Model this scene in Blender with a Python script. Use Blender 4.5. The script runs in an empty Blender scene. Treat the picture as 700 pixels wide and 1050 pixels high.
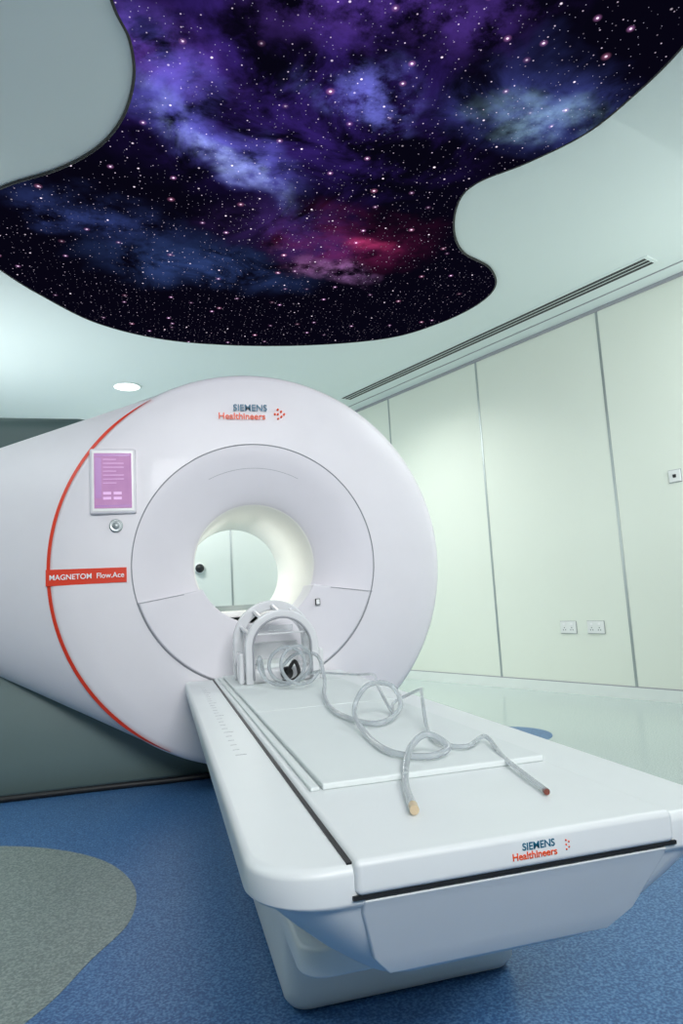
import bpy, bmesh, math, random
from mathutils import Vector, Matrix
random.seed(4)
sc=bpy.context.scene
sc.view_settings.view_transform='Standard'
sc.view_settings.look='None'
COL=sc.collection
# ---------------------------------------------------------------- materials
def nt(name):
    m=bpy.data.materials.new(name); m.use_nodes=True
    return m,m.node_tree,m.node_tree.nodes,m.node_tree.links
def srgb(r,g,b):
    f=lambda c:(c/255/12.92 if c/255<=.04045 else ((c/255+.055)/1.055)**2.4)
    return (f(r),f(g),f(b),1)
def mat(name,c,rough=.4,metal=0,var=.03,scale=6,spec=.5,trans=0,alpha=1,emis=None,es=0,coat=0,bump=0,bscale=200):
    m,t,N,L=nt(name); p=N['Principled BSDF']
    tc=N.new('ShaderNodeTexCoord'); nz=N.new('ShaderNodeTexNoise'); nz.inputs['Scale'].default_value=scale; nz.inputs['Detail'].default_value=3
    L.new(tc.outputs['Object'],nz.inputs['Vector'])
    mx=N.new('ShaderNodeMix'); mx.data_type='RGBA'
    mx.inputs[6].default_value=tuple(x*(1-var) for x in c[:3])+(1,)
    mx.inputs[7].default_value=tuple(min(1,x*(1+var)) for x in c[:3])+(1,)
    L.new(nz.outputs['Fac'],mx.inputs[0]); L.new(mx.outputs[2],p.inputs['Base Color'])
    p.inputs['Roughness'].default_value=rough; p.inputs['Metallic'].default_value=metal
    p.inputs['Specular IOR Level'].default_value=spec
    p.inputs['Transmission Weight'].default_value=trans; p.inputs['Alpha'].default_value=alpha
    p.inputs['Coat Weight'].default_value=coat
    if emis: p.inputs['Emission Color'].default_value=emis; p.inputs['Emission Strength'].default_value=es
    if bump:
        n2=N.new('ShaderNodeTexNoise'); n2.inputs['Scale'].default_value=bscale; L.new(tc.outputs['Object'],n2.inputs['Vector'])
        b=N.new('ShaderNodeBump'); b.inputs['Strength'].default_value=bump; b.inputs['Distance'].default_value=.002
        L.new(n2.outputs['Fac'],b.inputs['Height']); L.new(b.outputs['Normal'],p.inputs['Normal'])
    return m
def floor_mat(name,c1,c2,c3,rough=.3):
    m,t,N,L=nt(name); p=N['Principled BSDF']
    tc=N.new('ShaderNodeTexCoord')
    a=N.new('ShaderNodeTexNoise'); a.inputs['Scale'].default_value=130; a.inputs['Detail'].default_value=2
    L.new(tc.outputs['Object'],a.inputs['Vector'])
    r=N.new('ShaderNodeValToRGB'); e=r.color_ramp.elements
    e[0].position=.38; e[0].color=c1; e[1].position=.52; e[1].color=c2
    k=e.new(.66); k.color=c3
    L.new(a.outputs['Fac'],r.inputs['Fac']); L.new(r.outputs['Color'],p.inputs['Base Color'])
    p.inputs['Roughness'].default_value=rough
    return m
M_white=mat('scanner_white',(.79,.77,.80,1),.42,coat=.05)
M_white2=mat('scanner_inner_white',(.74,.72,.76,1),.45)
M_table=mat('table_white',(.77,.81,.81,1),.38)
M_pad=mat('pad_white',(.74,.79,.78,1),.6,bump=.12,bscale=60)
M_bore=mat('bore_white',(.88,.88,.84,1),.5)
M_dark=mat('gap_black',(.012,.013,.014,1),.5)
M_seam=mat('seam_grey',(.34,.35,.38,1),.5)
M_base=mat('base_greygreen',srgb(100,119,117),.45)
M_rear=mat('rear_greygreen',srgb(78,98,97),.5)
M_red=mat('orange_red',srgb(226,58,26),.4)
M_teal=mat('logo_teal',srgb(10,100,130),.4)
M_org=mat('logo_orange',srgb(236,84,30),.4)
M_txt=mat('text_white',(.9,.9,.9,1),.4)
M_metal=mat('metal_strip',(.42,.46,.46,1),.35,metal=.6)
M_wall=mat('wall_paint',srgb(230,236,224),.5,var=.02,scale=1.2)
M_wallb=mat('back_wall_paint',srgb(230,236,230),.5,var=.02,scale=1.2)
M_ceil=mat('ceiling_paint',srgb(224,234,232),.6,var=.015,scale=1)
M_bb=mat('baseboard_vinyl',srgb(230,236,232),.35)
M_fl=floor_mat('floor_light',srgb(174,188,185),srgb(192,205,202),srgb(210,220,217),.16)
M_blue=floor_mat('floor_blue',srgb(48,90,140),srgb(70,117,167),srgb(102,145,187),.38)
M_gry=floor_mat('floor_grey',srgb(118,132,127),srgb(138,152,146),srgb(160,172,166),.38)
M_plast=mat('socket_plastic',(.8,.82,.8,1),.3)
M_tube=mat('tube_clear',(.58,.63,.66,1),.12,trans=.45,alpha=.66)
M_coil=mat('coil_plastic',(.72,.73,.75,1),.25,coat=.3)
M_coilc=mat('coil_clear',(.7,.74,.76,1),.1,trans=.6,alpha=.4)
M_brown=mat('connector_tan',srgb(206,186,154),.4)
M_tip=mat('connector_dark_red',srgb(120,62,50),.4)
M_lamp=mat('downlight_glow',(1,1,1,1),.5,emis=(1,1,.96,1),es=3.0)
M_ui1=mat('screen_ui_light',srgb(150,100,160),.3,emis=srgb(206,170,208),es=.7)
M_ui2=mat('screen_ui_dark',srgb(120,80,130),.3,emis=srgb(150,92,165),es=.6)
# screen
M_scr,t,N,L=nt('screen_display'); p=N['Principled BSDF']
tc=N.new('ShaderNodeTexCoord'); br=N.new('ShaderNodeTexNoise'); br.inputs['Scale'].default_value=3
L.new(tc.outputs['Generated'],br.inputs['Vector'])
rp=N.new('ShaderNodeValToRGB'); rp.color_ramp.elements[0].color=srgb(176,116,180); rp.color_ramp.elements[1].color=srgb(204,146,200)
L.new(br.outputs['Fac'],rp.inputs['Fac'])
L.new(rp.outputs['Color'],p.inputs['Emission Color']); p.inputs['Emission Strength'].default_value=.75; p.inputs['Base Color'].default_value=(.05,.03,.05,1); p.inputs['Roughness'].default_value=.5

# ---------------------------------------------------------------- helpers
def empty(name,loc):
    e=bpy.data.objects.new(name,None); e.location=loc; e.empty_display_size=.1; COL.objects.link(e); return e
def par(o,e):
    o.parent=e; o.matrix_parent_inverse=Matrix.Translation(-Vector(e.location)); return o
def obj(name,verts,faces,m,smooth=False,parent=None):
    me=bpy.data.meshes.new(name); me.from_pydata([tuple(v) for v in verts],[],faces); me.update()
    bm=bmesh.new(); bm.from_mesh(me); bmesh.ops.recalc_face_normals(bm,faces=bm.faces); bm.to_mesh(me); bm.free()
    if m: me.materials.append(m)
    for p in me.polygons: p.use_smooth=smooth
    o=bpy.data.objects.new(name,me); COL.objects.link(o)
    if parent: par(o,parent)
    return o
def bevel(o,w,s=3):
    b=o.modifiers.new('b','BEVEL'); b.width=w; b.segments=s; b.limit_method='ANGLE'; b.angle_limit=math.radians(35)
    for p in o.data.polygons: p.use_smooth=True
    wn=o.modifiers.new('w','WEIGHTED_NORMAL'); wn.keep_sharp=True
    return o
def box(name,a,b,m,bev=0,parent=None,rot=None,seg=3):
    x0,y0,z0=a; x1,y1,z1=b
    v=[(x0,y0,z0),(x1,y0,z0),(x1,y1,z0),(x0,y1,z0),(x0,y0,z1),(x1,y0,z1),(x1,y1,z1),(x0,y1,z1)]
    if rot: v=[tuple(rot@Vector(q)) for q in v]
    f=[(0,3,2,1),(4,5,6,7),(0,1,5,4),(1,2,6,5),(2,3,7,6),(3,0,4,7)]
    o=obj(name,v,f,m,parent=parent)
    if bev: bevel(o,bev,seg)
    return o
def lathe(name,prof,cx,cz,m,a0=0,a1=360,n=160,parent=None):
    full=abs(a1-a0)>=360; k=n if full else n+1
    v=[];f=[]
    for i in range(k):
        a=math.radians(a0+(a1-a0)*i/n)
        for r,y in prof: v.append((cx+r*math.cos(a),y,cz+r*math.sin(a)))
    P=len(prof)
    for i in range(n):
        j=(i+1)%k
        for q in range(P-1): f.append((i*P+q,j*P+q,j*P+q+1,i*P+q+1))
    return obj(name,v,f,m,True,parent)
def catmull(pts,closed=False,n=10):
    P=[Vector(p) for p in pts]; out=[]; N_=len(P)
    R=range(N_ if closed else N_-1)
    for i in R:
        if closed: a,b,c,d=P[i-1],P[i],P[(i+1)%N_],P[(i+2)%N_]
        else: a,b,c,d=P[max(i-1,0)],P[i],P[i+1],P[min(i+2,N_-1)]
        for k in range(n):
            t=k/n; out.append(.5*((2*b)+(c-a)*t+(2*a-5*b+4*c-d)*t*t+(3*b-a-3*c+d)*t**3))
    if not closed: out.append(P[-1])
    return out
def tube(name,pts,r,m,parent=None,closed=False,smooth=True,n=8):
    if smooth: pts=catmull(pts,closed,n)
    cu=bpy.data.curves.new(name,'CURVE'); cu.dimensions='3D'; cu.bevel_depth=r; cu.bevel_resolution=4; cu.use_fill_caps=True
    s=cu.splines.new('POLY'); s.points.add(len(pts)-1); s.use_cyclic_u=closed
    for i,p in enumerate(pts): s.points[i].co=(p[0],p[1],p[2],1)
    cu.materials.append(m)
    o=bpy.data.objects.new(name,cu); COL.objects.link(o)
    if parent: par(o,parent)
    return o
def flat(name,pts2,z,m,parent=None,th=0):
    bm=bmesh.new(); vs=[bm.verts.new((p[0],p[1],z)) for p in pts2]; f=bm.faces.new(vs); bm.normal_update()
    if th:
        r=bmesh.ops.extrude_face_region(bm,geom=[f]); bmesh.ops.translate(bm,verts=[g for g in r['geom'] if isinstance(g,bmesh.types.BMVert)],vec=(0,0,th))
    bmesh.ops.recalc_face_normals(bm,faces=bm.faces)
    me=bpy.data.meshes.new(name); bm.to_mesh(me); bm.free(); me.materials.append(m)
    o=bpy.data.objects.new(name,me); COL.objects.link(o)
    if parent: par(o,parent)
    return o
def text(name,s,size,loc,m,parent,rot=(math.pi/2,0,0),align='CENTER',bold=.0,sx=1):
    cu=bpy.data.curves.new(name,'FONT'); cu.body=s; cu.size=size; cu.align_x=align; cu.align_y='CENTER'; cu.extrude=.0008; cu.offset=bold
    cu.materials.append(m)
    o=bpy.data.objects.new(name,cu); COL.objects.link(o); o.location=loc; o.rotation_euler=rot; o.scale=(sx,1,1)
    return par(o,parent)
def rrect(x0,x1,y0,y1,r,n=8,rb=.02):
    pts=[]
    for cx,cy,a,rr in ((x0+r,y0+r,180,r),(x1-r,y0+r,270,r),(x1-rb,y1-rb,0,rb),(x0+rb,y1-rb,90,rb)):
        for i in range(n+1):
            t=math.radians(a+90*i/n); pts.append((cx+rr*math.cos(t),cy+rr*math.sin(t)))
    return pts
def loft(name,levels,m,parent=None):
    v=[];f=[];k=len(levels[0][0])
    for pts,z in levels: v+=[(p[0],p[1],z) for p in pts]
    for i in range(len(levels)-1):
        for j in range(k):
            q=(j+1)%k; f.append((i*k+j,i*k+q,(i+1)*k+q,(i+1)*k+j))
    f.append(tuple(range(k))[::-1]); f.append(tuple(range((len(levels)-1)*k,len(levels)*k)))
    o=obj(name,v,f,m,True,parent)
    wn=o.modifiers.new('w','WEIGHTED_NORMAL')
    return o

# ---------------------------------------------------------------- room
H=3.54
WX=lambda y:3.34+(6.74-y)*.3877
BY=9.5; FY=-2.6; LX=-4.2
poly=[(LX,FY),(WX(FY),FY),(WX(BY),BY),(LX,BY)]
flat('floor',poly,-.05,M_fl,th=.05)
flat('ceiling',poly,H,M_ceil,th=.05)
def wall(name,a,b,m,z0=0,z1=H,th=.1):
    A=Vector((*a,0));B=Vector((*b,0)); d=(B-A).normalized(); n=Vector((d.y,-d.x,0))*th
    v=[A,B,B+n,A+n]; v=[Vector((q.x,q.y,z0)) for q in v]+[Vector((q.x,q.y,z1)) for q in v]
    return obj(name,v,[(0,3,2,1),(4,5,6,7),(0,1,5,4),(1,2,6,5),(2,3,7,6),(3,0,4,7)],m)
wall('wall_right',poly[1],poly[2],M_wall)
wall('wall_back',poly[2],poly[3],M_wallb)
wall('wall_left',poly[3],poly[0],M_wallb)
wall('wall_front',poly[0],poly[1],M_wallb)
D=Vector((.3615,-.9324,0))      # along right wall toward camera
Nn=Vector((-.9324,-.3615,0))    # into the room
W0=Vector((3.34,6.74,0))
def wbox(name,s0,s1,z0,z1,th,m,off=0,parent=None,bev=0):
    P=lambda s,t,z: W0+D*s+Nn*(t+off)+Vector((0,0,z))
    v=[P(s0,0,z0),P(s1,0,z0),P(s1,th,z0),P(s0,th,z0),P(s0,0,z1),P(s1,0,z1),P(s1,th,z1),P(s0,th,z1)]
    o=obj(name,v,[(0,3,2,1),(4,5,6,7),(0,1,5,4),(1,2,6,5),(2,3,7,6),(3,0,4,7)],m,parent=parent)
    if bev: bevel(o,bev)
    return o
wbox('baseboard_right',-2.9,9.9,0,.10,.018,M_bb)
wbox('trim_10',-2.9,9.9,.100,.108,.012,M_seam)
s1=(Vector((3.38,6.53,0))-W0).dot(D); s2=(Vector((4.03,5.17,0))-W0).dot(D); st=s2-s1
for i in range(-1,5):
    s=s1+st*i; wbox('trim_%d'%(i+2),s-.012,s+.012,.1,H,.004,M_metal)
wbox('trim_7',-2.9,9.9,H-.03,H-.001,.02,M_seam)
# ceiling diffuser
dif=empty('ceiling_air_diffuser',(3.0,6.0,H-.02))
E=Vector((3.805,4.236,0)); Pd=-D
def cbox(name,s0,s1,t0,t1,z0,z1,m,parent):
    Q=lambda s,t,z: E+Pd*s+Nn*t+Vector((0,0,z))
    v=[Q(s0,t0,z0),Q(s1,t0,z0),Q(s1,t1,z0),Q(s0,t1,z0),Q(s0,t0,z1),Q(s1,t0,z1),Q(s1,t1,z1),Q(s0,t1,z1)]
    return obj(name,v,[(0,3,2,1),(4,5,6,7),(0,1,5,4),(1,2,6,5),(2,3,7,6),(3,0,4,7)],m,parent=parent)
cbox('frame',-.03,4.1,-.085,.085,H-.012,H,M_ceil,dif)
for i,t in enumerate((-.052,0,.052)):
    cbox('slot_%d'%(i+1),0,4.07,t-.018,t+.018,H-.0135,H-.011,M_dark,dif)
wbox('trim_8',-2.9,9.9,H-.006,H-.001,.012,M_seam,off=.2)  # grey strip imitates the shade of a shadow gap in the ceiling
# floor inlays
bd=[(6.6,-1.5),(5.2,.4),(3.8,1.6),(2.7,2.15),(2.05,2.7),(1.75,3.4),(1.6,4.1),(1.4,5.2),(1.0,7),(.6,9.45)]
bd2=[(p.x,p.y) for p in catmull([(a,b,0) for a,b in bd])]
flat('floor_inlay_blue',[(LX+.02,FY+.02),(6.8,FY+.02)]+bd2+[(LX+.02,9.45)],0,M_blue,th=.002)
gp=[(-.71,3.45),(-.44,3.28),(-.23,3.04),(-.115,2.74),(-.12,2.46),(-.22,2.24),(-.32,2.02),(-.5,1.82),(-.9,1.65),(-1.5,1.9),(-1.8,2.6),(-1.6,3.3),(-1.1,3.56)]
flat('floor_inlay_grey',[(p.x,p.y) for p in catmull([(a,b,0) for a,b in gp],True)],.002,M_gry,th=.0015)
flat('floor_inlay_dot',[(2.3+.3*math.cos(a*.1309),4.4+.3*math.sin(a*.1309)) for a in range(48)],0,M_blue,th=.002)

# ---------------------------------------------------------------- ceiling mural
G,t,N,L=nt('galaxy_print'); N.clear()
outn=N.new('ShaderNodeOutputMaterial'); em=N.new('ShaderNodeEmission'); L.new(em.outputs[0],outn.inputs[0]); em.inputs['Strength'].default_value=1.0
tc=N.new('ShaderNodeTexCoord')
def noise(scale,detail=6,rough=.6,vec=None,dist=0):
    n=N.new('ShaderNodeTexNoise'); n.inputs['Scale'].default_value=scale; n.inputs['Detail'].default_value=detail; n.inputs['Roughness'].default_value=rough; n.inputs['Distortion'].default_value=dist
    L.new(vec or tc.outputs['Object'],n.inputs['Vector']); return n
def math_(op,a,b=None,c=None,clamp=False):
    n=N.new('ShaderNodeMath'); n.operation=op; n.use_clamp=clamp
    for i,q in enumerate((a,b,c)):
        if q is None: continue
        if isinstance(q,(int,float)): n.inputs[i].default_value=q
        else: L.new(q,n.inputs[i])
    return n.outputs[0]
def vmath(op,a,b):
    n=N.new('ShaderNodeVectorMath'); n.operation=op
    for i,q in enumerate((a,b)):
        if isinstance(q,tuple): n.inputs[i].default_value=q
        else: L.new(q,n.inputs[i])
    return n.outputs[0] if op!='LENGTH' else n.outputs['Value']
wn=noise(1.4,4,.6)
warp=vmath('SCALE',vmath('SUBTRACT',wn.outputs['Color'],(.5,.5,.5)),(0,0,0)); warp.node.inputs['Scale'].default_value=.9
P_=vmath('ADD',tc.outputs['Object'],warp)
n1=noise(2.2,8,.62,dist=.6).outputs['Fac']; n2=noise(4.5,8,.65).outputs['Fac']
acc=None
def addc(val,color):
    global acc
    v=N.new('ShaderNodeCombineXYZ')
    for i in range(3): L.new(math_('MULTIPLY',val,color[i]),v.inputs[i])
    acc=v.outputs[0] if acc is None else vmath('ADD',acc,v.outputs[0])
def spot(x,y,rx,ry,ang,color,strength,nz=None,lo=.38,hi=.62,inner=0.0):
    d=vmath('SUBTRACT',P_,(x,y,0))
    vr=N.new('ShaderNodeVectorRotate'); vr.rotation_type='Z_AXIS'; vr.inputs['Angle'].default_value=-math.radians(ang); L.new(d,vr.inputs['Vector'])
    s=vmath('MULTIPLY',vr.outputs[0],(1/rx,1/ry,0)); l=vmath('LENGTH',s,(0,0,0))
    mr=N.new('ShaderNodeMapRange'); mr.interpolation_type='SMOOTHSTEP'; L.new(l,mr.inputs[0]); mr.inputs[1].default_value=1; mr.inputs[2].default_value=inner; mr.inputs[3].default_value=0; mr.inputs[4].default_value=1
    k=mr.outputs[0]
    if nz is not None:
        m2=N.new('ShaderNodeMapRange'); m2.interpolation_type='SMOOTHSTEP'; L.new(nz,m2.inputs[0]); m2.inputs[1].default_value=lo; m2.inputs[2].default_value=hi
        k=math_('MULTIPLY',k,m2.outputs[0])
    addc(math_('MULTIPLY',k,strength),color)
addc(math_('ADD',0.0,1.0),(.002,.0015,.006))
spot(.7,3.0,1.6,1.2,30,(.07,.03,.32),.55,n1,.40,.68)
spot(.35,3.35,1.1,.30,50,(.14,.15,.68),.85,n1,.38,.64)
spot(.45,3.55,.75,.16,50,(.33,.42,.80),.80,n2,.36,.64)
spot(1.05,3.0,.5,.3,20,(.18,.20,.78),.85,n2,.38,.62)
spot(1.0,2.4,1.0,.4,0,(.12,.05,.40),.6,n2,.38,.64)
spot(2.05,2.95,.42,.24,10,(.24,.40,.55),.85,n2,.28,.66,)
spot(2.05,2.9,.75,.45,10,(.06,.08,.34),.85,n1,.33,.66)
spot(1.40,4.40,.75,.60,20,(.20,.015,.09),.50,n2,.30,.66)
spot(1.50,4.30,.26,.16,20,(.62,.05,.16),.65,n1,.30,.62)
spot(1.36,4.80,.60,.24,35,(.36,.17,.44),.80,n2,.36,.62)
spot(.9,4.3,.8,.45,0,(.07,.03,.20),.6,n1,.36,.62)
spot(.35,4.9,1.1,.5,10,(.03,.06,.20),.9,n1,.33,.62)
spot(-.4,4.3,.8,.4,20,(.03,.05,.19),.9,n2,.33,.66)
spot(-.1,2.9,.6,.4,0,(.12,.05,.38),.75,n2,.35,.62)
def stars(scale,th,thr,bright,seed):
    mp=N.new('ShaderNodeVectorMath'); mp.operation='ADD'; L.new(tc.outputs['Object'],mp.inputs[0]); mp.inputs[1].default_value=(seed,seed*.7,0)
    v=N.new('ShaderNodeTexVoronoi'); v.voronoi_dimensions='2D'; v.inputs['Scale'].default_value=scale; L.new(mp.outputs[0],v.inputs['Vector'])
    mr=N.new('ShaderNodeMapRange'); mr.interpolation_type='SMOOTHSTEP'; L.new(v.outputs['Distance'],mr.inputs[0]); mr.inputs[1].default_value=th; mr.inputs[2].default_value=th*.25; mr.inputs[3].default_value=0; mr.inputs[4].default_value=1
    sp=N.new('ShaderNodeSeparateXYZ'); L.new(v.outputs['Color'],sp.inputs[0])
    g=math_('GREATER_THAN',sp.outputs[0],thr); b=math_('MULTIPLY',math_('MULTIPLY',mr.outputs[0],g),math_('MULTIPLY_ADD',sp.outputs[1],bright,.15*bright))
    return b
addc(stars(28,.095,.62,.5,3.1),(.8,.75,1))
addc(stars(14,.075,.62,.9,7.7),(.95,.78,1))
addc(stars(5.5,.046,.55,1.7,1.3),(1,.85,1))
addc(stars(5.5,.13,.78,.30,1.3),(.75,.30,.75))
addc(stars(2.6,.075,.7,.30,4.4),(.9,.3,.6))
addc(stars(2.6,.026,.65,1.8,4.4),(1,.8,.95))
L.new(acc,em.inputs['Color'])
k=1.337
mp_=[(-.107,1.985),(-.06,2.127),(-.054,2.3),(-.105,2.51),(-.211,2.702),(-.383,2.874),(-.651,3.06),(-.86,3.3),(-.92,3.58),(-.81,3.828),(-.657,4.104),(-.363,4.491),(.074,4.723),(.631,4.769),(1.201,4.683),(1.675,4.494),(1.937,4.196),(2.07,3.889),(2.07,3.62),(1.92,3.40),(1.686,3.259),(1.533,3.049),(1.445,2.798),(1.471,2.637),(1.626,2.466),(1.775,2.245),(1.831,2.009),(1.846,1.768),(1.8,1.4),(1.6,1.05),(1.1,.8),(.5,.8),(.1,1.0),(-.12,1.35),(-.15,1.7)]
mpts=catmull([(a*k,b*k,0) for a,b in mp_],True,8)
mur=empty('ceiling_mural',(.8,3.9,H-.01))
flat('print_panel',[(p.x,p.y) for p in mpts],H-.012,G,mur,th=.004)
tube('frame_rim',[(p.x,p.y,H-.008) for p in mpts],.008,M_dark,mur,closed=True,smooth=False)
# downlights
def downlight(name,x,y,r=.14):
    e=empty(name,(x,y,H-.01))
    lathe_pts=[(r*1.15,H),(r*1.15,H-.012),(r,H-.014),(r,H-.006)]
    v=[];f=[];n=40
    for i in range(n):
        a=2*math.pi*i/n
        for rr,z in lathe_pts: v.append((x+rr*math.cos(a),y+rr*math.sin(a),z))
    for i in range(n):
        j=(i+1)%n
        for q in range(3): f.append((i*4+q,j*4+q,j*4+q+1,i*4+q+1))
    obj('trim_ring',v,f,M_ceil,True,e)
    flat('diffuser',[(x+r*math.cos(2*math.pi*i/n),y+r*math.sin(2*math.pi*i/n)) for i in range(n)],H-.009,M_lamp,e)
    return e
for x,y in ((-.32,7.78),(-3.0,4.5),(-3.0,1.0),(3.6,1.0),(1.3,-1.2),(-1.2,-1.2)): downlight('ceiling_downlight',x,y)

# ---------------------------------------------------------------- MRI gantry
CX,CZ=.545,1.235
g=empty('mri_scanner',(CX,4.6,0))
prof=[(1.07,5.45),(1.11,5.2),(1.13,4.5),(1.148,4.12),(1.146,4.03),(1.137,4.022),(1.143,4.012),(1.144,3.975),(1.138,3.945),(1.122,3.922),(1.095,3.909),(1.0,3.898),(.9,3.890),(.8,3.884),(.70,3.88)]
lathe('front_cover',prof,CX,CZ,M_white,parent=g)
lathe('groove',[(.701,3.88),(.700,3.886),(.695,3.886),(.693,3.881)],CX,CZ,M_seam,parent=g)
lathe('funnel',[(.693,3.881),(.66,3.884),(.60,3.897),(.53,3.917),(.47,3.938),(.42,3.958),(.385,3.978),(.370,3.990),(.362,4.0),(.358,4.012)],CX,CZ,M_white2,parent=g)
lathe('bore_tube',[(.358,4.012),(.352,4.018),(.35,4.03),(.35,5.30),(.38,5.42),(.45,5.5),(1.06,5.5),(1.07,5.45)],CX,CZ,M_bore,parent=g)
box('bore_tray',(CX-.24,4.0,.93),(CX+.24,5.5,.965),M_bore,.01,g)
# lower funnel insert : flat panel with cut ends
def sector(name,r0,r1,aL,aR,y0,y1,m,n=60):
    v=[];f=[]
    for i in range(n+1):
        t=i/n
        ao=math.radians(aL[0]+(aR[0]-aL[0])*t); ai=math.radians(aL[1]+(aR[1]-aL[1])*t)
        o=(CX+r1*math.cos(ao),CZ+r1*math.sin(ao)); q=(CX+r0*math.cos(ai),CZ+r0*math.sin(ai))
        v+=[(o[0],y0,o[1]),(q[0],y0+.012,q[1]),(q[0],y1,q[1]),(o[0],y1,o[1])]
    for i in range(n):
        for k_ in range(4):
            f.append((i*4+k_,(i+1)*4+k_,(i+1)*4+(k_+1)%4,i*4+(k_+1)%4))
    f.append((0,1,2,3)); f.append((n*4+3,n*4+2,n*4+1,n*4))
    o=obj(name,v,f,m,parent=g); bevel(o,.010); return o
sector('lower_panel',.345,.690,(196.6,203),(343.4,337),3.868,4.16,M_white2)
for sgn,nm in ((-1,'left'),(1,'right')):
    a=(CX+sgn*.672,3.866,CZ-.197); b=(CX+sgn*.42,3.8745,CZ-.160)
    tube('panel_seam_'+nm,[a,b],.002,M_seam,g,smooth=False)
tube('lower_bow_seam',[(CX+.692*math.cos(math.radians(t_)),3.877,CZ+.692*math.sin(math.radians(t_))) for t_ in range(197,344,3)],.002,M_seam,g)
tube('funnel_crease',[(CX+.56*math.cos(math.radians(t_)),3.9085,CZ+.56*math.sin(math.radians(t_))) for t_ in range(62,120,2)],.0012,M_seam,g)
# left wing
n=44; rows=14; fr=[]
for i in range(n+1):
    a=math.radians(117+(244-117)*i/n); p0=Vector((CX+1.132*math.cos(a),3.935,CZ+1.132*math.sin(a)))
    t_=i/n; z=1.745+(1.2-1.745)*t_; p1=Vector((-2.0-.10*math.sin(math.pi*t_),4.8,z)); fr.append((p0,p1))
v=[];f=[]
for r_ in range(rows+1):
    s=r_/rows
    for p0,p1 in fr: v.append(p0.lerp(p1,s))
K=n+1
base=len(v); 
for q in list(v): v.append(q+Vector((0,.62,0)))
for r_ in range(rows):
    for i in range(n):
        f.append((r_*K+i,r_*K+i+1,(r_+1)*K+i+1,(r_+1)*K+i)); f.append((base+r_*K+i,base+(r_+1)*K+i,base+(r_+1)*K+i+1,base+r_*K+i+1))
    f.append((r_*K,(r_+1)*K,base+(r_+1)*K,base+r_*K)); f.append((r_*K+n,base+r_*K+n,base+(r_+1)*K+n,(r_+1)*K+n))
for i in range(n): 
    q=rows*K; f.append((q+i,q+i+1,base+q+i+1,base+q+i)); f.append((i,base+i,base+i+1,i+1))
wing=obj('side_cover',v,f,M_white,parent=g); bevel(wing,.03,4)
# red arc
arc=[]
for i in range(81):
    t_=i/80; a=math.radians(120.5+(243-120.5)*t_); w=.0095*min(1,math.sin(math.pi*t_)*2+.2)
    arc.append((CX+(1.126-w)*math.cos(a),3.914,CZ+(1.126-w)*math.sin(a)))
    arc.append((CX+(1.126+w)*math.cos(a),3.925,CZ+(1.126+w)*math.sin(a)))
faces=[(2*i,2*i+1,2*i+3,2*i+2) for i in range(80)]
obj('red_arc',arc,faces,M_red,parent=g)
v=[(-.592,3.910,1.245),(-.177,3.872,1.240),(-.177,3.872,1.160),(-.592,3.910,1.157)]
v2=[(a,b+.04,c) for a,b,c in v]
obj('name_band',v+v2,[(0,1,2,3),(4,7,6,5),(0,4,5,1),(1,5,6,2),(2,6,7,3),(3,7,4,0)],M_red,parent=g)
text('band_text','MAGNETOM  Flow.Ace',.040,(-.382,3.888,1.2),M_txt,g,rot=(math.pi/2,0,-.0913),bold=.0005,sx=.97)
text('logo_upper','SIEMENS',.054,(.535,3.878,2.152),M_teal,g,bold=.0008)
text('logo_lower','Healthineers',.054,(.485,3.876,2.100),M_org,g,bold=.0008)
for i,(dx,dz) in enumerate(((0,0),(.02,.016),(.02,-.016),(.0,.028),(.0,-.028),(-.018,.0),(.038,0))):
    lathe('logo_dot_%d'%(i+1),[(.0,3.876),(.006,3.876),(.006,3.90)],.70+dx,2.118+dz,M_org,n=12,parent=g)
# monitor + knob + button
box('display_bezel',(-.362,3.858,1.535),(-.118,3.92,1.90),M_white2,.012,g)
box('display_frame',(-.350,3.855,1.548),(-.130,3.861,1.888),M_plast,.003,g)
box('display_screen',(-.338,3.851,1.565),(-.142,3.857,1.872),M_scr,0,g)
def ui(nm,x0,z0,x1,z1,m): box(nm,(x0,3.8495,z0),(x1,3.852,z1),m,0,g)
ui('ui_header',-.332,1.855,-.148,1.866,M_ui2)
ui('ui_side',-.332,1.62,-.300,1.848,M_ui2)
for i in range(7): ui('ui_line_%d'%(i+1),-.292,1.835-i*.022,-.292+(.11 if i%3 else .07),1.838-i*.022,M_ui1)
for i in range(4): ui('ui_box_%d'%(i+1),-.292+(i%2)*.055,1.640-(i//2)*.028,-.250+(i%2)*.055,1.655-(i//2)*.028,M_ui1)
ui('ui_foot',-.332,1.572,-.148,1.582,M_ui2)
lathe('dial_ring',[(.036,3.90),(.036,3.872),(.028,3.868),(.024,3.874),(.018,3.868),(0,3.866)],-.228,1.470,M_metal,n=32,parent=g)
box('side_button',(.866,3.856,.975),(.894,3.872,1.012),M_dark,.003,g)
box('side_button_cap',(.870,3.853,.979),(.890,3.862,1.008),M_txt,.002,g)
# base & rear housings
b=loft('base_plinth',[(rrect(-2.3+i,1.2-i,4.27+j,5.7,.25,8,.1),z) for z,i,j in ((0.0,.04,.05),(.03,0,.03),(.2,0,0),(.5,0,.03),(.8,.05,.12),(1.0,.1,.25))],M_base,g)
box('rear_housing',(-2.3,5.0,.9),(-.42,5.75,2.41),M_rear,.12,g,seg=5)
tube('floor_cable',[(-2.2,4.24,.02),(-1.2,4.23,.02),(-.4,4.22,.02),(.1,4.20,.02),(.35,4.22,.02)],.017,M_dark,g)

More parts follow.
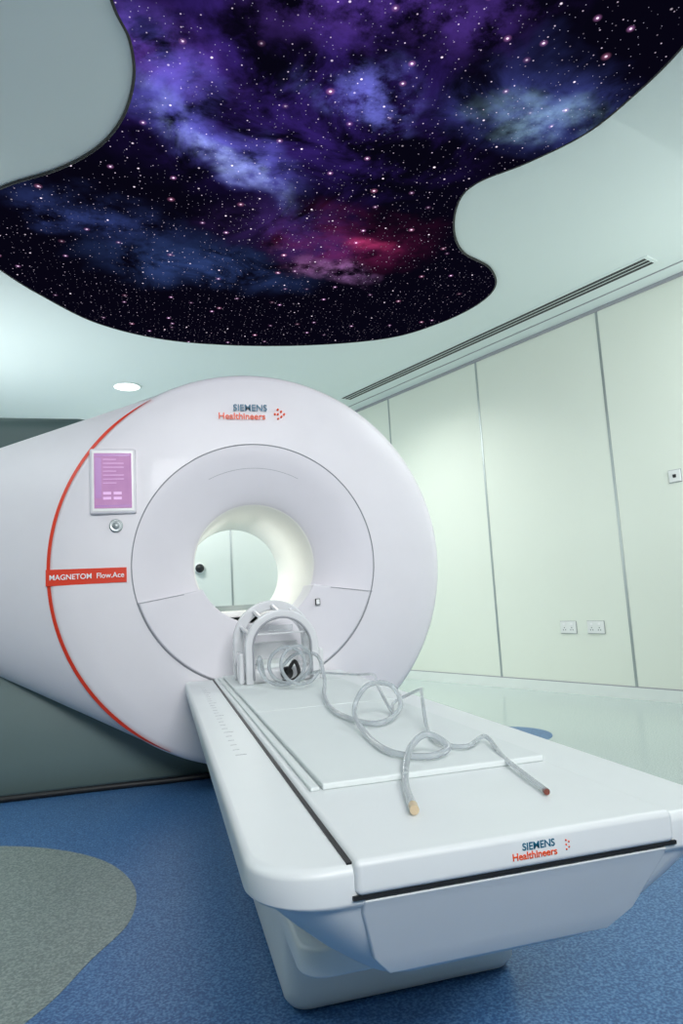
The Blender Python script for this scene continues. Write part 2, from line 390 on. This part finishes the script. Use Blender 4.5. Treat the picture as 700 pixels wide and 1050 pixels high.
# ---------------------------------------------------------------- patient table
tb=empty('patient_table',(.555,2.6,0))
X0,X1,Y0,Y1=.118,.995,1.045,3.862
lv=[]
for z,i,j in ((.350,.245,.19),(.356,.225,.155),(.368,.205,.130),(.385,.185,.112),(.43,.130,.078),(.48,.078,.044),(.525,.034,.018),(.536,.022,.012),(.541,.008,.004),(.548,.001,.001),(.585,0,0),(.594,.003,.003),(.599,.010,.010),(.600,.016,.016)):
    lv.append((rrect(X0+i,X1-i,Y0+j,Y1,.12-i*.2,10),z))
loft('shell',lv,M_table,tb)
box('gap_shade',(.2640,1.055,.553),(.8465,3.86,.6022),M_dark,0,tb)  # black slab stands in for the shade inside the open side gaps
box('gap_shade_front',(.268,1.0405,.5515),(.846,1.08,.5575),M_dark,0,tb)  # same for the front gap: its shade painted as a black strip
box('top_board',(.272,1.036,.5565),(.842,3.858,.609),M_table,.011,tb,seg=4)
fv=[(.285,1.041,.549),(.829,1.041,.549),(.829,1.058,.525),(.80,1.112,.43),(.765,1.146,.385),(.349,1.146,.385),(.314,1.112,.43),(.285,1.058,.525)]
ff=obj('front_fascia',fv+[(a,b_+.04,c) for a,b_,c in fv],[(0,1,2,7),(7,2,3,6),(6,3,4,5),(8,15,10,9),(15,14,11,10),(14,13,12,11)]+[(i,i+8,(i+1)%8+8,(i+1)%8) for i in range(8)],M_table,parent=tb)
bevel(ff,.005)
for i,(a,b_) in enumerate(((1.43,2.45),(2.458,3.2),(3.208,3.80))):
    box('pad_%d'%(i+1),(.316,a,.609),(.834,b_,.623),M_pad,.004,tb)
box('pad_side_strip',(.290,1.43,.609),(.310,3.8,.617),M_pad,.003,tb)
for i in range(24):
    y=1.9+i*.07; box('tick_%d'%(i+1),(.185,y,.5998),(.185+(.03 if i%5==0 else .018),y+.003,.6006),M_seam,0,tb)
# base
loft('carriage',[(rrect(.235+i,.875-i,1.32+i,4.2,.05,8),z) for z,i in ((.300,.02),(.306,.004),(.312,0),(.352,0),(.358,.01))],M_table,tb)
loft('pedestal',[(rrect(.30,.84,1.85,4.3,.04,8),z) for z in (.24,.305)],M_table,tb)
loft('base_slab',[(rrect(.272+i,.90-i,1.755+i,4.26,.05,8),z) for z,i in ((0.003,.03),(.010,.015),(.03,.003),(.06,0),(.22,.0),(.235,.004),(.243,.015))],M_table,tb)
text('logo_upper','SIEMENS',.0158,(.580,1.0355,.5895),M_teal,tb,bold=.00015)
text('logo_lower','Healthineers',.0158,(.572,1.0355,.576),M_org,tb,bold=.00015)
for i,(dx,dz) in enumerate(((0,0),(.005,.004),(.005,-.004),(0,.007),(0,-.007))):
    lathe('logo_dot_%d'%(i+1),[(0,1.0345),(.0014,1.0345),(.0014,1.037)],.630+dx,.583+dz,M_org,n=10,parent=tb)

# ---------------------------------------------------------------- head coil
hc=empty('head_coil',(.56,3.45,.624))
bx=.56
loft('cradle',[(rrect(bx-.17+i,bx+.17-i,3.30+i,3.68,.06,8,.03),z) for z,i in ((.622,.01),(.632,0),(.675,.0),(.69,.012))],M_coil,hc)
def hoop(name,y0,y1,ro,ri,cz,zb,m):
    v=[];f=[];pr=[]
    for i in range(33):
        a=math.radians(180*i/32); pr.append((math.cos(a),math.sin(a)))
    ptsO=[(bx+ro,zb)]+[(bx+ro*c,cz+ro*s) for c,s in pr]+[(bx-ro,zb)]
    ptsI=[(bx+ri,zb)]+[(bx+ri*c,cz+ri*s) for c,s in pr]+[(bx-ri,zb)]
    for (a,b_),(c,d) in zip(ptsO,ptsI): v+=[(a,y0,b_),(c,y0,d),(c,y1,d),(a,y1,b_)]
    for i in range(len(ptsO)-1):
        for q in range(4): f.append((i*4+q,i*4+4+q,i*4+4+(q+1)%4,i*4+(q+1)%4))
    f.append((0,1,2,3)); e=(len(ptsO)-1)*4; f.append((e+3,e+2,e+1,e))
    return bevel(obj(name,v,f,m,parent=hc),.008)
hoop('front_hoop',3.27,3.32,.178,.140,.79,.622,M_coil)
hoop('inner_rim',3.262,3.275,.146,.136,.79,.64,M_seam)
hoop('rear_hoop',3.53,3.59,.206,.155,.81,.622,M_coil)
for i,a in enumerate((25,58,90,122,155)):
    ca,sa=math.cos(math.radians(a)),math.sin(math.radians(a))
    tube('bar_%d'%(i+1),[(bx+.162*ca,3.30,.79+.162*sa),(bx+.182*ca,3.56,.81+.182*sa)],.011,M_coil,hc,smooth=False)
hoop('clear_shell',3.32,3.53,.152,.147,.795,.70,M_coilc)
box('mirror',(bx-.06,3.30,.865),(bx+.06,3.308,.893),M_coilc,.003,hc)
box('mirror_bar',(bx-.135,3.295,.850),(bx+.135,3.307,.858),M_coil,.003,hc)
box('neck_pad',(bx-.09,3.33,.68),(bx+.09,3.6,.712),M_pad,.015,hc)
box('rear_plate',(bx-.14,3.6,.68),(bx+.14,3.62,.80),M_coil,.02,hc)
lathe('connector_socket',[(.030,3.31),(.030,3.285),(.025,3.28),(.020,3.288),(0,3.288)],bx+.02,.662,M_dark,n=28,parent=hc)
tube('cable_bundle',[(bx+.02,3.285,.665),(bx+.05,3.24,.72),(bx+.065,3.22,.665),(bx+.03,3.18,.640),(bx-.02,3.2,.634)],.009,M_dark,hc)
for s_ in (-1,1):
    box('latch_%d'%(s_+2),(bx+s_*.195-.012,3.3,.622),(bx+s_*.195+.012,3.40,.77),M_coil,.010,hc)

# ---------------------------------------------------------------- tubing
tu=empty('medical_tubing',(.6,2.2,.622))
r=.0080
coil=[(.46,3.22,.66)]
for i in range(26):
    a=math.radians(150+i*36+0); q=i/25
    coil.append((.50+.09*q+.085*math.cos(a),3.05-.10*q+.05*math.sin(a*.7),.720+.082*math.sin(a)+.01*q))
coil+=[(.70,3.08,.68),(.66,3.2,.66)]
tube('tube_1',coil,r,M_tube,tu)
tube('tube_2',[(.55,3.24,.70),(.60,3.15,.76),(.665,3.0,.76),(.65,2.8,.68),(.60,2.6,.634),(.547,2.21,.634),(.60,1.95,.634),(.706,2.03,.66),(.70,2.09,.72),(.60,2.02,.735),(.55,2.0,.67),(.53,1.82,.634),(.519,1.588,.634),(.582,1.50,.634),(.64,1.52,.645),(.605,1.56,.67),(.55,1.53,.65),(.48,1.38,.622),(.433,1.21,.62)],r,M_tube,tu)
tube('tube_3',[(.75,3.3,.65),(.84,3.0,.66),(.80,2.6,.70),(.72,2.3,.70),(.70,2.1,.64),(.78,2.3,.634),(.82,2.15,.69),(.76,1.98,.70),(.70,1.80,.634),(.66,1.62,.634),(.70,1.55,.634),(.775,1.60,.64),(.745,1.45,.622),(.70,1.20,.617)],.0055,M_tube,tu)
tube('tube_end_fitting',[(.436,1.22,.620),(.430,1.196,.619)],.0088,M_brown,tu,smooth=False)
tube('tube_end_tip',[(.702,1.21,.616),(.699,1.199,.616)],.0058,M_tip,tu,smooth=False)

# ---------------------------------------------------------------- wall fittings
def sval(x,y): return (Vector((x,y,0))-W0).dot(D)
for k_,(x,y) in enumerate(((3.73,5.73),(3.837,5.457))):
    s=sval(x,y); e=empty('wall_socket',(x,y,.617))
    wbox('plate',s-.085,s+.085,.56,.67,.014,M_plast,parent=e,bev=.003)
    wbox('shadow_gap',s-.089,s+.089,.556,.674,.005,M_seam,parent=e)
    for q in (-.040,.040):
        wbox('rocker',s+q-.010,s+q+.010,.635,.655,.018,M_txt,parent=e,bev=.002)
        for dx,dz in ((0,.612),(-.012,.592),(.012,.592)):
            wbox('pin_hole',s+q+dx-.004,s+q+dx+.004,dz-.004,dz+.004,.0145,M_dark,parent=e)
s=sval(4.158,4.63); e=empty('wall_switch',(4.158,4.63,1.86))
wbox('plate',s-.05,s+.05,1.81,1.91,.014,M_plast,parent=e,bev=.004)
wbox('shadow_gap',s-.054,s+.054,1.806,1.914,.005,M_seam,parent=e)
wbox('button',s-.014,s+.014,1.846,1.874,.02,M_dark,parent=e,bev=.004)
# camera dome on back wall
e=empty('security_camera',(.505,BY-.05,1.53))
lathe('housing',[(.075,BY-.002),(.075,BY-.03),(.06,BY-.045),(.0,BY-.05)],.525,1.53,M_plast,n=28,parent=e)
lathe('lens_dome',[(.06,BY-.045),(.055,BY-.07),(.033,BY-.088),(0,BY-.093)],.525,1.53,M_dark,n=28,parent=e)
box('trim_9',(.95,BY-.006,0),(.975,BY-.0005,H),M_metal)

# ---------------------------------------------------------------- lights
def area(name,loc,target,size,power,color,sy=None,spread=None):
    l=bpy.data.lights.new(name,'AREA'); l.energy=power; l.color=color; l.size=size
    if sy: l.shape='RECTANGLE'; l.size_y=sy
    if spread: l.spread=math.radians(spread)
    o=bpy.data.objects.new(name,l); COL.objects.link(o); o.location=loc
    o.rotation_euler=(Vector(target)-Vector(loc)).to_track_quat('-Z','Y').to_euler(); return o
area('key_fill_rear',(.5,-1.9,3.2),(.6,3.9,1.5),2.0,80,(.98,.98,1),1.0,105)  # added key light behind the camera to brighten the gantry face
area('lamp_left',(-2.6,3.2,3.45),(-2.4,3.3,0),1.4,24,(.91,1,1))
area('lamp_right',(3.2,2.6,3.45),(3.0,3.2,0),1.4,48,(.94,1,.99))
area('lamp_back',(-.32,7.78,3.45),(-.32,7.9,0),.8,75,(.96,1,.98))
area('ceiling_fill_left',(-2.4,6.6,1.7),(-1.5,5.9,3.5),1.6,52,(.95,1,.99))  # added fill from below, no such fixture; lifts the left ceiling
area('ceiling_fill_right',(4.4,3.0,2.0),(3.0,5.4,3.5),1.0,20,(.95,1,.98))  # added out-of-view fill that brightens the ceiling by the diffuser
area('wall_fill',(1.9,6.6,3.5),(2.8,6.8,0),.8,24,(.98,1,.96),spread=120)  # added fill for the far part of the right wall, no fixture there
pl=bpy.data.lights.new('bore_lamp','AREA'); pl.shape='RECTANGLE'; pl.size=.10; pl.size_y=.8; pl.energy=3.6; pl.color=(1,1,.97)
po=bpy.data.objects.new('bore_lamp',pl); COL.objects.link(po); po.location=(CX,4.85,CZ+.335)
w=bpy.data.worlds.new('World'); sc.world=w; w.use_nodes=True
w.node_tree.nodes['Background'].inputs[0].default_value=(.5,.6,.6,1); w.node_tree.nodes['Background'].inputs[1].default_value=.3

# ---------------------------------------------------------------- camera
cd=bpy.data.cameras.new('Camera'); cam=bpy.data.objects.new('Camera',cd); COL.objects.link(cam)
cd.sensor_fit='VERTICAL'; cd.sensor_height=36; cd.lens=23.73; cd.clip_start=.02
R=Matrix(((.9651,.0213,-.2611),(-.2558,-.1383,-.9568),(-.0564,.9902,-.128)))
R=R.to_quaternion().to_matrix()
cam.matrix_world=Matrix.Translation((0,0,1.0))@R.to_4x4()
sc.camera=cam
